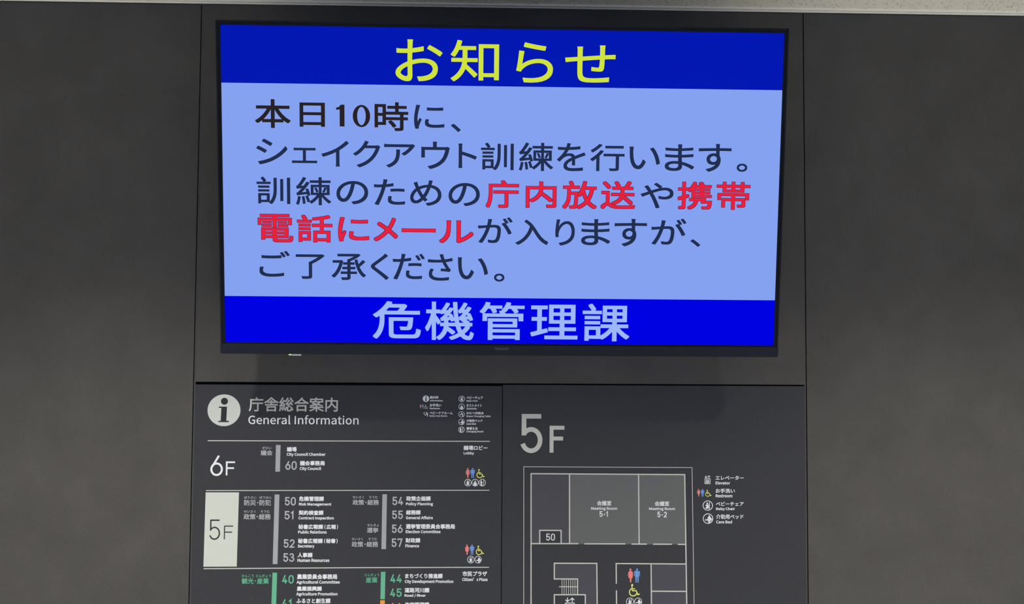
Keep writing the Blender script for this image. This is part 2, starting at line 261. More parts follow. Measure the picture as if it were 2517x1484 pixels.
def picto(kind, m, cx, cz, w, h, par, y, loc):
    mp = box_map(cx, cz, w, h); L = []; k = h
    names = {'woman': 'woman_symbol', 'man': 'man_symbol', 'wheelchair': 'wheelchair_symbol'}
    if kind in ('woman', 'man'):
        c = mp((.5 if kind == 'man' else .48, .076)); L.append((disc(c[0], c[1], .076 * h), [tuple(range(14))], y))
        L.append(tris([mp(p) for p in (WOMAN if kind == 'woman' else MAN)], y))
        return obj(names[kind], flat_mesh(kind, L, loc), m, par)
    if kind == 'wheelchair':
        t = .088 * h; c = mp((.31, .088)); L.append((disc(c[0], c[1], .088 * h), [tuple(range(14))], y))
        L.append(stroke([mp((.27, .12)), mp((.335, .54)), mp((.67, .54)), mp((.83, .86)), mp((.96, .80))], t) + (y - EPS,))
        L.append(stroke([mp((.36, .385)), mp((.55, .385))], t * .9) + (y - EPS,))
        L.append(stroke([mp((.39 + .335 * math.cos(a) * 1.0, .655 - .30 * math.sin(a))) for a in [math.radians(118 + i * 225 / 22) for i in range(23)]], t) + (y - 2 * EPS,))
        return obj(names[kind], flat_mesh(kind, L, loc), m, par)
    if kind == 'elevator':
        b = .04 * w; hh = .62; L = []
        L.append(stroke([mp((.04, 1 - hh)), mp((.96, 1 - hh)), mp((.96, .97)), mp((.04, .97)), mp((.04, 1 - hh))], .085 * w) + (y,))
        for x in (.28, .5, .72):
            c = mp((x, .50)); L.append((disc(c[0], c[1], .065 * w), [tuple(range(14))], y)); L.append(stroke([mp((x, .60)), mp((x, .88))], .15 * w) + (y,))
        L.append(stroke([mp((.25, .03)), mp((.25, .27))], .09 * w) + (y,)); L.append(stroke([mp((.06, .17)), mp((.25, .29)), mp((.44, .17))], .09 * w) + (y - EPS,))
        L.append(stroke([mp((.75, .29)), mp((.75, .05))], .09 * w) + (y,)); L.append(stroke([mp((.56, .16)), mp((.75, .04)), mp((.95, .16))], .09 * w) + (y - EPS,))
        return obj('elevator_symbol', flat_mesh(kind, L, loc), m, par)
    if kind == 'baby_care':
        L.append(stroke([mp((.15, .05)), mp((.04, .30)), mp((.10, .48)), mp((.22, .48)), (mp((.26, .30))), mp((.15, .05))], .06 * w) + (y,))
        L.append(stroke([mp((.60, .10)), mp((.88, .38)), mp((.86, .92))], .17 * w) + (y,)); L.append(stroke([mp((.80, .38)), mp((.50, .58))], .12 * w) + (y - EPS,))
        c = mp((.40, .68)); L.append((disc(c[0], c[1], .13 * w), [tuple(range(14))], y - 2 * EPS))
        return obj('baby_care_symbol', flat_mesh(kind, L, loc), m, par)
    # round emblems
    u = lambda p: (cx + p[0] * w / 2, cz + p[1] * h / 2)
    if kind == 'information':
        vs = disc(cx, cz, w / 2, 64, h / 2)
        ring = obj('information_symbol', flat_mesh(kind, [(vs, [tuple(range(64))], y)], loc), m, par)
        c = u((.015, .565)); r = .213 * w / 2
        L = [(disc(c[0], c[1], r, 28), [tuple(range(28))], y - 3 * EPS)]
        P = [(478, 490), (728, 490), (714, 930), (792, 930), (792, 970), (467, 970), (467, 930), (542, 930), (553, 533), (478, 533)]
        L.append(tris([u(((a - 637.5) / 509.5, (603.5 - b_) / 491.5)) for a, b_ in P], y - 3 * EPS))
        obj('information_letter', flat_mesh('letter', L, loc), 'ink', ring, label='dark letter i cut out of the white disc')
        return ring
    n = 40; ro = 1.0; ri = .86; vs = []; fs = []
    for i in range(n):
        a = 2 * math.pi * i / n; vs += [u((ro * math.cos(a), ro * math.sin(a))), u((ri * math.cos(a), ri * math.sin(a)))]
    for i in range(n): j = (i + 1) % n; fs.append((2 * i, 2 * j, 2 * j + 1, 2 * i + 1))
    ring = obj(kind + '_symbol', flat_mesh(kind, [(vs, fs, y)], loc), m, par)
    R_ = w / 2; D = []
    dd = lambda x, z, r: D.append((disc(*u((x, z)), r * R_), [tuple(range(14))], y))
    pp = lambda *p: D.append(tris([u(q) for q in p], y))
    ss = lambda t, *p: D.append(stroke([u(q) for q in p], t * R_) + (y - EPS,))
    if kind == 'baby_chair':
        dd(-.10, .42, .18); pp((-.46, .12), (-.2, .2), (.2, .2), (.2, -.62), (-.44, -.62), (-.5, -.42), (-.26, -.30), (-.26, -.08), (-.46, -.05)); pp((.27, .70), (.40, .66), (.40, -.70), (.27, -.76))
    elif kind == 'ostomate':
        dd(0, .34, .20); pp((-.46, -.1), (-.42, .02), (-.28, .09), (.28, .09), (.42, .02), (.46, -.1), (.46, -.76), (0, -.88), (-.46, -.76))
    elif kind == 'changing_board':
        dd(-.30, .52, .15); pp((-.58, .15), (-.45, .36), (-.12, .36), (.10, .02), (-.04, -.06), (-.06, -.80), (-.20, -.86), (-.46, -.76), (-.48, -.2)); pp((.34, .70), (.48, .62), (.48, -.64), (.34, -.70)); pp((-.1, -.74), (.36, -.72), (.2, -.84), (-.1, -.88))
    elif kind == 'care_bed':
        dd(.25, .52, .14); pp((-.10, -.08), (-.06, .24), (.12, .40), (.40, .40), (.60, .16), (.84, -.18), (.72, -.36), (.50, -.12)); dd(-.44, -.20, .13); pp((-.34, -.12), (.60, -.12), (.60, -.38), (-.60, -.38)); pp((.04, -.36), (.42, -.36), (.42, -.82), (.04, -.88)); ss(.07, (.55, -.4), (.62, -.62))
    elif kind == 'diaper_table':
        ss(.28, (.0, .42), (.36, .08), (.40, -.66)); ss(.15, (.28, .14), (-.12, .02)); dd(-.04, .50, .13); dd(-.34, -.18, .20); ss(.22, (-.34, -.18), (-.02, -.02))
    obj('figure', flat_mesh('figure', D, loc), m, ring)
    return ring

# ---------------------------------------------------------------- the setting
YW = 2.50
XA, XB = -4.2, 4.4
YF = -4.4
wall = obj('wall_back', boxes('wall_back', [(XA, XB, YW + .015, YW + .16, 0, ZC + .12)]), 'gap', kind='structure')
gw = 1.1 / 1000
XLg = XL; XRg = XR
def panel(x0, x1, z0, z1, y0=YW, name='wall_panel', m='wall'):
    me = boxes(name, [(x0, x1, y0, YW + .015, z0, z1)], .0006); return obj(name, me, m, wall)
zt = ZC - .003
x = XLg - gw
while x > XA + .05: panel(max(XA, x - .90), x, .06, zt); x -= .903
x = XRg + gw
while x < XB - .05: panel(x, min(XB, x + .90), .06, zt); x += .903
sw = 3.6 / 1000
CL, CRr = XLg + gw + sw, XRg - gw - sw
panel(CL, CRr, ZJ + .0015, zt)
panel(CL, CRr, .06, .55)
for x0 in (XLg + gw, CRr):
    obj('edge_strip', boxes('edge_strip', [(x0, x0 + sw - .0002, YW + .0006, YW + .015, .06, zt)]), 'strip', wall)
ceil = obj('ceiling', boxes('ceiling', [(XA, XB, YF, YW + .015, ZC + .0035, ZC + .12)]), 'ceiling', kind='structure')
# ceiling edge trim: a flat flange with a thin raised bead at each edge
trim = obj('trim_1', boxes('trim_1', [(XA, XB, YW - .021, YW + .012, ZC, ZC + .0034), (XA, XB, YW - .0215, YW - .0195, ZC - .0008, ZC + .0034), (XA, XB, YW - .0062, YW - .004, ZC - .0012, ZC + .001)], .0003), 'trim', kind='structure')
obj('floor', boxes('floor', [(XA, XB, YF, YW + .16, -.1, 0)]), 'floor', kind='structure')
obj('baseboard_back', boxes('baseboard_back', [(XA, XB, YW - .004, YW + .015, 0, .058)], .001), 'strip', kind='structure')
obj('wall_left', boxes('wall_left', [(XA - .1, XA, YF, YW + .16, 0, ZC + .12)]), 'plaster', kind='structure')
obj('wall_right', boxes('wall_right', [(XB, XB + .1, YF, YW + .16, 0, ZC + .12)]), 'plaster', kind='structure')
obj('wall_front', boxes('wall_front', [(XA, XB, YF - .1, YF, 0, ZC + .12)]), 'plaster', kind='structure')

# ---------------------------------------------------------------- the two signs
YB = YW - .0023
dirsign = empty('directory_sign', ((CL + XM) / 2, YW, .555), label='dark floor directory board on the left below the television, lists 6F, 5F and 4F offices', category='sign')
mapsign = empty('floor_map_sign', ((XM + CRr) / 2, YW, .555), label='dark sign on the right below the television with large 5F and floor plan', category='sign')
PAR = {'dir': dirsign, 'map': mapsign}
for o, x0, x1, zt_ in ((dirsign, CL + .0003, XM - .0008, ZJ - .0048), (mapsign, XM + .0008, CRr - .0003, ZJ - .0018)):
    me = boxes('board_panel', [(x0, x1, YB + .0002, YW + .015, .555, zt_)], .0005); me.transform(Matrix.Translation(-o.location))
    obj('board_panel', me, 'board', o)
TEXTS=[
 ["dir","heading_text","庁舎総合案内","white",0.000577,-0.44174,1.4874,0.20735,0.03335],
 ["dir","subheading_text","General Information","bright",0.00024,-0.41757,1.45185,0.25662,0.02145],
 ["dir","legend_text","案内所","bright",0.00024,-0.113,1.50543,0.02019,0.00682],
 ["dir","legend_text","お手洗い","bright",0.00024,-0.10949,1.48719,0.02746,0.00696],
 ["dir","legend_text","ベビーケアルーム","bright",0.00024,-0.09634,1.46898,0.05386,0.00643],
 ["dir","legend_text","ベビーチェア","bright",0.00024,-0.01784,1.50512,0.03886,0.00683],
 ["dir","legend_text","オストメイト","bright",0.00024,-0.01915,1.487,0.03596,0.00667],
 ["dir","legend_text","おむつ交換台","bright",0.00024,-0.01681,1.46905,0.04066,0.00591],
 ["dir","legend_text","介助用ベッド","bright",0.00024,-0.018,1.45126,0.03798,0.00666],
 ["dir","legend_text","着替え台","bright",0.00024,-0.02371,1.43316,0.02657,0.0068],
 ["dir","legend_english_text","Information","bright",0.000192,-0.108,1.49799,0.03005,0.00432],
 ["dir","legend_english_text","Restroom","bright",0.000192,-0.11139,1.47969,0.02351,0.00409],
 ["dir","legend_english_text","Baby Care Room","bright",0.000192,-0.10272,1.46176,0.04095,0.00492],
 ["dir","legend_english_text","Baby Chair","bright",0.000192,-0.02368,1.49732,0.02661,0.00493],
 ["dir","legend_english_text","Ostomate","bright",0.000192,-0.02506,1.47962,0.02432,0.00439],
 ["dir","legend_english_text","Diaper Changing Table","bright",0.000192,-0.00873,1.4614,0.05699,0.00538],
 ["dir","legend_english_text","Care Bed","bright",0.000192,-0.02592,1.44397,0.02233,0.00454],
 ["dir","legend_english_text","Changing Board","bright",0.000192,-0.01716,1.42555,0.04001,0.00544],
 ["dir","department_name","議場","bright",0.000404,-0.44384,1.38314,0.02271,0.01114],
 ["dir","english_name","City Council Chamber","bright",0.000365,-0.41028,1.37074,0.09024,0.00924],
 ["dir","department_name","議会事務局","bright",0.000404,-0.39548,1.35103,0.05759,0.0113],
 ["dir","english_name","City Council","bright",0.000365,-0.39982,1.33799,0.04981,0.00931],
 ["dir","reading_text","ぎかい","grey",0.000115,-0.50167,1.38603,0.02104,0.0066],
 ["dir","category_text","議会","grey",0.000288,-0.50217,1.37481,0.02705,0.01253],
 ["dir","department_name","議場ロビー","bright",0.000404,-0.01497,1.38787,0.05615,0.01105],
 ["dir","english_name","Lobby","bright",0.000365,-0.03068,1.37497,0.02451,0.00805],
 ["dir","reading_text","ぼうさい","grey",0.000115,-0.53807,1.27133,0.0277,0.00625],
 ["dir","reading_text","ぼうはん","grey",0.000115,-0.50253,1.27153,0.02772,0.00601],
 ["dir","reading_text","せいさく","grey",0.000115,-0.53867,1.23902,0.02768,0.006],
 ["dir","reading_text","そうむ","grey",0.000115,-0.50298,1.23896,0.02084,0.00624],
 ["dir","category_text","防災","grey",0.000288,-0.53833,1.25944,0.02745,0.01322],
 ["dir","category_text","防犯","grey",0.000288,-0.5034,1.25951,0.02675,0.01322],
 ["dir","category_text","政策","grey",0.000288,-0.53875,1.22708,0.02755,0.01308],
 ["dir","category_text","総務","grey",0.000288,-0.50361,1.22714,0.02733,0.01308],
 ["dir","department_name","危機管理課","bright",0.000404,-0.39629,1.26869,0.05798,0.01119],
 ["dir","english_name","Risk Management","bright",0.000365,-0.38763,1.25547,0.07537,0.00878],
 ["dir","department_name","契約検査課","bright",0.000404,-0.39658,1.23651,0.05758,0.01106],
 ["dir","english_name","Contract Inspection","bright",0.000365,-0.38484,1.22355,0.08185,0.00865],
 ["dir","department_name","秘書広報課","bright",0.000404,-0.39697,1.20401,0.05766,0.01116],
 ["dir","english_name","(","bright",0.000365,-0.36385,1.20382,0.00278,0.01069],
 ["dir","department_name","広報","bright",0.000404,-0.34942,1.20396,0.02222,0.01093],
 ["dir","english_name",")","bright",0.000365,-0.33505,1.20386,0.00266,0.01069],
 ["dir","english_name","Public Relations","bright",0.000365,-0.39298,1.19201,0.06622,0.00756],
 ["dir","department_name","秘書広報課","bright",0.000404,-0.39731,1.1715,0.05762,0.01139],
 ["dir","english_name","(","bright",0.000365,-0.36415,1.17135,0.0029,0.01079],
 ["dir","department_name","秘書","bright",0.000404,-0.35004,1.17161,0.02196,0.01079],
 ["dir","english_name",")","bright",0.000365,-0.33567,1.17138,0.0029,0.0108],
 ["dir","english_name","Secretary","bright",0.000365,-0.40711,1.15873,0.0388,0.00863],
 ["dir","department_name","人事課","bright",0.000404,-0.40903,1.13903,0.03481,0.01113],
 ["dir","english_name","Human Resources","bright",0.000365,-0.38956,1.12689,0.07408,0.00766],
 ["dir","reading_text","せいさく","grey",0.000115,-0.2875,1.27247,0.0264,0.00627],
 ["dir","reading_text","そうむ","grey",0.000115,-0.25249,1.27255,0.02012,0.00627],
 ["dir","reading_text","せんきょ","grey",0.000115,-0.25276,1.20812,0.02687,0.00625],
 ["dir","reading_text","せいさく","grey",0.000115,-0.28857,1.17593,0.02623,0.00636],
 ["dir","reading_text","そうむ","grey",0.000115,-0.25296,1.17597,0.02032,0.00637],
 ["dir","category_text","政策","grey",0.000288,-0.28722,1.2606,0.02664,0.01265],
 ["dir","category_text","総務","grey",0.000288,-0.25282,1.26067,0.0269,0.01266],
 ["dir","category_text","選挙","grey",0.000288,-0.25316,1.19646,0.02698,0.01226],
 ["dir","category_text","政策","grey",0.000288,-0.28811,1.16399,0.02682,0.01296],
 ["dir","category_text","総務","grey",0.000288,-0.25354,1.16402,0.02709,0.01296],
 ["dir","department_name","政策企画課","bright",0.000404,-0.14737,1.26975,0.05734,0.01111],
 ["dir","english_name","Policy Planning","bright",0.000365,-0.14492,1.25666,0.06315,0.00905],
 ["dir","department_name","総務課","bright",0.000404,-0.159,1.23764,0.0341,0.01085],
 ["dir","english_name","General Affairs","bright",0.000365,-0.1449,1.2255,0.06299,0.00747],
 ["dir","department_name","選挙管理委員会事務局","bright",0.000404,-0.11906,1.20518,0.11447,0.01156],
 ["dir","english_name","Election Committee","bright",0.000365,-0.13577,1.19324,0.08128,0.00746],
 ["dir","department_name","財政課","bright",0.000404,-0.15928,1.17306,0.03454,0.01118],
 ["dir","english_name","Finance","bright",0.000365,-0.16084,1.1605,0.03211,0.00745],
 ["dir","department_name","市民プラザ","bright",0.000404,-0.01468,1.09608,0.05733,0.01212],
 ["dir","english_name","Citizen’s Plaza","bright",0.000365,-0.01439,1.08339,0.05877,0.00795],
 ["dir","reading_text","かんこう","green",0.000115,-0.54062,1.09127,0.02759,0.00666],
 ["dir","reading_text","さんぎょう","green",0.000115,-0.50447,1.09116,0.03465,0.00689],
 ["dir","category_text","観光","green",0.000288,-0.54056,1.07939,0.02724,0.01332],
 ["dir","category_text","産業","green",0.000288,-0.50538,1.07939,0.02726,0.01332],
 ["dir","department_name","農業委員会事務局","bright",0.000404,-0.38047,1.0894,0.09291,0.01179],
 ["dir","english_name","Agricultural Committee","bright",0.000365,-0.37774,1.07617,0.09973,0.00978],
 ["dir","department_name","農業振興課","bright",0.000404,-0.39798,1.06189,0.05811,0.011],
 ["dir","english_name","Agriculture Promotion","bright",0.000365,-0.38046,1.049,0.09518,0.00966],
 ["dir","department_name","ふるさと創生課","bright",0.000404,-0.38813,1.03413,0.07913,0.01165],
 ["dir","reading_text","さんぎょう","green",0.000115,-0.25377,1.09353,0.0344,0.00668],
 ["dir","category_text","産業","green",0.000288,-0.25418,1.08178,0.02697,0.01303],
 ["dir","department_name","まちづくり推進課","bright",0.000404,-0.13301,1.09099,0.08734,0.01138],
 ["dir","english_name","City Development Promotion","bright",0.000365,-0.12092,1.07772,0.11304,0.00937],
 ["dir","department_name","道路河川課","bright",0.000404,-0.14863,1.05838,0.05764,0.01147],
 ["dir","english_name","Road / River","bright",0.000365,-0.15283,1.04586,0.04963,0.00757],
 ["dir","department_name","住宅管理課","bright",0.000404,-0.14839,1.02522,0.05738,0.01146],
 ["map","legend_text","エレベーター","bright",0.000288,0.58433,1.31966,0.06703,0.01015],
 ["map","legend_text","お手洗い","bright",0.000288,0.57384,1.28937,0.04577,0.0105],
 ["map","legend_text","ベビーチェア","bright",0.000288,0.58434,1.25886,0.06576,0.01004],
 ["map","legend_text","介助用ベッド","bright",0.000288,0.58419,1.22898,0.06517,0.01119],
 ["map","legend_english_text","Elevator","bright",0.000337,0.56806,1.30776,0.03458,0.00745],
 ["map","legend_english_text","Restroom","bright",0.000337,0.57078,1.27748,0.03975,0.00735],
 ["map","legend_english_text","Baby Chair","bright",0.000337,0.57418,1.24665,0.045,0.00806],
 ["map","legend_english_text","Care Bed","bright",0.000337,0.57059,1.21675,0.0377,0.00734],
 ["map","room_name","会議室","bright",0.000288,0.28769,1.25994,0.03371,0.0113],
 ["map","room_english_name","Meeting Room","bright",0.000288,0.28771,1.24684,0.06111,0.00881],
 ["map","room_name","会議室","bright",0.000288,0.42396,1.25908,0.03415,0.01131],
 ["map","room_english_name","Meeting Room","bright",0.000288,0.42412,1.24635,0.06129,0.00848],
]
NUMBERS=[
 ["dir","room_number","60","grey",0.00298,-0.4449,1.3456,0.02641,0.02019,1],
 ["dir","room_number","50","grey",0.00298,-0.44528,1.26281,0.0257,0.01961,1],
 ["dir","room_number","51","grey",0.00298,-0.44728,1.23065,0.0223,0.01946,1],
 ["dir","room_number","52","grey",0.00298,-0.44637,1.16558,0.02553,0.01952,1],
 ["dir","room_number","53","grey",0.00298,-0.44674,1.13338,0.02563,0.01974,1],
 ["dir","room_number","54","grey",0.00298,-0.19563,1.26398,0.02548,0.01954,1],
 ["dir","room_number","55","grey",0.00298,-0.19593,1.23204,0.02534,0.01951,1],
 ["dir","room_number","56","grey",0.00298,-0.19611,1.19978,0.02544,0.01949,1],
 ["dir","room_number","57","grey",0.00298,-0.19641,1.1675,0.02531,0.01982,1],
 ["dir","room_number","40","green",0.00317,-0.44764,1.08339,0.02685,0.01978,1],
 ["dir","room_number","41","green",0.00317,-0.44917,1.02812,0.02347,0.01973,1],
 ["dir","room_number","44","green",0.00317,-0.19733,1.08513,0.02678,0.01973,1],
 ["dir","room_number","45","green",0.00317,-0.19752,1.05266,0.02676,0.01959,1],
 ["dir","room_number","46","orange",0.00317,-0.19781,1.01941,0.02697,0.01978,1],
 ["dir","floor_number","6","bright",0.00471,-0.61713,1.34456,0.02905,0.04771,1],
 ["dir","floor_number","F","bright",0.00394,-0.58508,1.33818,0.02154,0.03295,1],
 ["dir","floor_number","5","ink",0.00308,-0.61901,1.19711,0.02552,0.04663,0],
 ["dir","floor_number","F","ink",0.00231,-0.58678,1.1906,0.02099,0.03176,0],
 ["map","floor_number","5","white",0.01087,0.11534,1.42187,0.05316,0.09153,0],
 ["map","floor_number","F","white",0.00923,0.17622,1.40879,0.03483,0.06291,0],
 ["map","room_number","50","grey2",0.0024,0.16172,1.18091,0.02119,0.01639,1],
 ["map","room_number","5-1","bright",0.00212,0.28686,1.2347,0.02056,0.0132,1],
 ["map","room_number","5-2","bright",0.00212,0.42426,1.2338,0.02268,0.01322,1],
]
POLYS=[
 ["dir","separator_dot","grey",1,[[-0.51907,1.25947],[-0.51935,1.25856],[-0.52012,1.25799],[-0.52109,1.25798],[-0.52188,1.25855],[-0.5222,1.25947],[-0.52192,1.26039],[-0.52114,1.26096],[-0.52018,1.26096],[-0.51938,1.26039]]],
 ["dir","separator_dot","grey",1,[[-0.51968,1.22729],[-0.51997,1.22637],[-0.52074,1.2258],[-0.52171,1.2258],[-0.5225,1.22637],[-0.52281,1.22728],[-0.52253,1.2282],[-0.52176,1.22877],[-0.52079,1.22877],[-0.52,1.22821]]],
 ["dir","separator_dot","grey",1,[[-0.26833,1.26058],[-0.26862,1.25966],[-0.2694,1.25909],[-0.27037,1.25908],[-0.27117,1.25965],[-0.27148,1.26057],[-0.27119,1.26149],[-0.27041,1.26206],[-0.26944,1.26207],[-0.26864,1.2615]]],
 ["dir","separator_dot","grey",1,[[-0.2689,1.16413],[-0.26918,1.16321],[-0.26996,1.16264],[-0.27093,1.16264],[-0.27173,1.16321],[-0.27204,1.16413],[-0.27175,1.16504],[-0.27097,1.16561],[-0.27,1.16561],[-0.26921,1.16504]]],
 ["dir","separator_dot","green",1,[[-0.52147,1.07972],[-0.52174,1.07888],[-0.52245,1.07835],[-0.52335,1.07835],[-0.52408,1.07888],[-0.52438,1.07972],[-0.52412,1.08057],[-0.5234,1.0811],[-0.5225,1.0811],[-0.52177,1.08057]]],
 ["dir","colour_bar","barg",0,[[-0.48079,1.39296],[-0.47006,1.39299],[-0.47057,1.33115],[-0.48112,1.33112]]],
 ["dir","colour_bar","barg",0,[[-0.4818,1.27831],[-0.47082,1.27833],[-0.47252,1.11824],[-0.48358,1.11824]]],
 ["dir","colour_bar","barg",0,[[-0.2316,1.27935],[-0.22105,1.27937],[-0.22171,1.15277],[-0.23248,1.15276]]],
 ["dir","colour_bar","green",0,[[-0.4837,1.09861],[-0.47296,1.09861],[-0.47449,0.98683],[-0.48553,0.98684]]],
 ["dir","colour_bar","green",0,[[-0.23284,1.10056],[-0.22237,1.10056],[-0.22308,1.03766],[-0.23341,1.03766]]],
 ["dir","colour_bar","orange",0,[[-0.23372,1.03521],[-0.22305,1.03521],[-0.22348,0.98656],[-0.23447,0.98658]]],
 ["dir","floor_tile","tile",0,[[-0.64139,1.28291],[-0.5644,1.28308],[-0.56631,1.11246],[-0.643,1.11206]]],
 ["map","map_room","mroom",0,[[0.11564,1.3281],[0.20584,1.32759],[0.2066,1.16588],[0.18685,1.16586],[0.18665,1.19641],[0.13648,1.19653],[0.13661,1.16581],[0.11642,1.16589]]],
 ["map","map_room","mmeet",0,[[0.20584,1.32759],[0.36871,1.32689],[0.37006,1.16424],[0.2066,1.16475]]],
 ["map","map_room","mmeet",0,[[0.36871,1.32689],[0.4779,1.3269],[0.47984,1.16387],[0.37006,1.16424]]],
 ["map","map_room","mroom",0,[[0.171,1.12048],[0.27055,1.12015],[0.27207,0.94123],[0.24402,0.94127],[0.24379,1.04779],[0.22551,1.0478],[0.22542,1.08412],[0.17113,1.08412]]],
 ["map","map_room","mroom",0,[[0.39817,1.11851],[0.48058,1.11854],[0.48078,1.05542],[0.39868,1.05591]]],
 ["map","map_room","mroom",0,[[0.39868,1.05591],[0.48078,1.05542],[0.48207,0.9409],[0.39931,0.94103]]],
]
LINES=[
 ["dir","rule_line","white",0.00212,0,[[-0.63917,1.40229],[0.01833,1.40314]]],
 ["dir","rule_line","white",0.00192,0,[[-0.64054,1.28704],[0.01816,1.28923]]],
 ["dir","rule_line","white",0.00221,0,[[-0.64243,1.10754],[-0.29557,1.10999],[0.01844,1.11103]]],
 ["map","map_border","white",0.00144,1,[[0.10026,0.94149],[0.09845,1.34426],[0.49529,1.34343],[0.50004,0.94088]]],
 ["map","map_wall","white",0.00279,1,[[0.11741,0.94146],[0.11564,1.3281],[0.4779,1.3269],[0.47949,1.20928],[0.48184,1.02627],[0.48284,0.9409]]],
 ["map","map_wall","white",0.00279,1,[[0.20584,1.32759],[0.2066,1.16597]]],
 ["map","map_wall","white",0.00279,1,[[0.36871,1.32689],[0.37006,1.16566]]],
 ["map","map_wall","white",0.00279,1,[[0.11632,1.16579],[0.2274,1.1658]]],
 ["map","map_wall","white",0.00279,1,[[0.24125,1.16544],[0.33799,1.16544]]],
 ["map","map_wall","white",0.00279,1,[[0.35225,1.16498],[0.38845,1.16492]]],
 ["map","map_wall","white",0.00279,1,[[0.40273,1.16474],[0.44722,1.16469]]],
 ["map","map_wall","white",0.00279,1,[[0.46122,1.16442],[0.48032,1.16434]]],
 ["map","map_wall","white",0.00279,1,[[0.13661,1.16685],[0.13648,1.19653],[0.18665,1.19641],[0.18685,1.1669]]],
 ["map","map_wall","white",0.00279,1,[[0.27177,0.94131],[0.27163,1.02641],[0.27053,1.12014],[0.171,1.12046],[0.17113,1.08416],[0.22541,1.08416],[0.2255,1.04783]]],
 ["map","map_wall","white",0.00279,1,[[0.17166,0.94146],[0.17127,1.04785],[0.24379,1.04782],[0.24402,0.94135]]],
 ["map","map_wall","white",0.00279,1,[[0.31645,1.07301],[0.31602,1.11983],[0.41694,1.11922],[0.48062,1.11878]]],
 ["map","map_wall","white",0.00279,1,[[0.31673,1.05787],[0.31753,0.94129]]],
 ["map","map_wall","white",0.00279,1,[[0.39815,1.11855],[0.39948,0.94117]]],
 ["map","map_wall","white",0.00279,1,[[0.39988,1.05589],[0.48058,1.05537]]],
 ["map","stair_tread","white",0.00144,1,[[0.18919,1.08366],[0.18931,1.04834]]],
 ["map","stair_tread","white",0.00144,1,[[0.19417,1.08366],[0.19428,1.04834]]],
 ["map","stair_tread","white",0.00144,1,[[0.19921,1.08366],[0.19932,1.04834]]],
 ["map","stair_tread","white",0.00144,1,[[0.20441,1.08366],[0.20451,1.04834]]],
 ["map","stair_tread","white",0.00144,1,[[0.20946,1.08366],[0.20956,1.04834]]],
 ["map","stair_tread","white",0.00144,1,[[0.21458,1.08366],[0.21468,1.04833]]],
 ["map","stair_tread","white",0.00144,1,[[0.21955,1.08366],[0.21965,1.04833]]],
 ["map","stair_rail","white",0.00202,1,[[0.18194,1.06621],[0.22509,1.0662]]],
]
PICTOS=[
 ["dir","woman","pink",-0.03279,1.3294,0.01016,0.02334],
 ["dir","man","blue",-0.02155,1.32943,0.01047,0.02334],
 ["dir","wheelchair","yellow",-0.00297,1.32806,0.01911,0.02128],
 ["dir","woman","pink",-0.03314,1.15164,0.01013,0.02362],
 ["dir","man","blue",-0.02156,1.15165,0.01059,0.02362],
 ["dir","wheelchair","yellow",-0.00309,1.15018,0.01911,0.02203],
 ["dir","woman","pink2",-0.14473,1.48416,0.0047,0.01044],
 ["dir","man","blue2",-0.13953,1.48418,0.00462,0.01044],
 ["dir","wheelchair","yellow2",-0.13156,1.48327,0.00842,0.01006],
 ["map","woman","pink",0.51072,1.28483,0.00772,0.01748],
 ["map","man","blue",0.51985,1.28472,0.00818,0.01775],
 ["map","wheelchair","yellow",0.53389,1.28359,0.015,0.01614],
 ["map","woman","pink",0.34979,1.09214,0.01353,0.03232],
 ["map","man","blue",0.365,1.09214,0.01407,0.03232],
 ["map","wheelchair","yellow",0.35866,1.05819,0.02564,0.02898],
 ["dir","baby_chair","bright",-0.03242,1.30691,0.01639,0.01705],
 ["dir","ostomate","bright",-0.01544,1.30695,0.01617,0.01705],
 ["dir","changing_board","bright",0.00127,1.307,0.01633,0.01705],
 ["dir","baby_chair","bright",-0.02418,1.12879,0.01649,0.01722],
 ["dir","care_bed","bright",-0.00704,1.1288,0.01626,0.01723],
 ["dir","baby_chair","bright",-0.04835,1.50214,0.01429,0.01433],
 ["dir","ostomate","bright",-0.0485,1.48399,0.01443,0.01439],
 ["dir","diaper_table","bright",-0.0485,1.46608,0.01473,0.01385],
 ["dir","care_bed","bright",-0.04843,1.44838,0.01457,0.01445],
 ["dir","changing_board","bright",-0.04851,1.43023,0.01457,0.01443],
 ["map","baby_chair","bright",0.53223,1.25482,0.02407,0.02329],
 ["map","care_bed","bright",0.53266,1.22438,0.02424,0.02415],
 ["map","baby_chair","bright",0.34855,1.03189,0.0184,0.01809],
 ["map","care_bed","bright",0.36762,1.03188,0.01841,0.0181],
 ["dir","information","tile2",-0.60271,1.47314,0.07644,0.07397],
 ["dir","information","bright",-0.13232,1.50231,0.01517,0.01515],
 ["dir","baby_care","bright",-0.13234,1.46598,0.01107,0.01059],
 ["map","elevator","bright",0.53174,1.31526,0.01373,0.01993],
 ["map","elevator","bright",0.20762,1.02477,0.02229,0.03346],
]
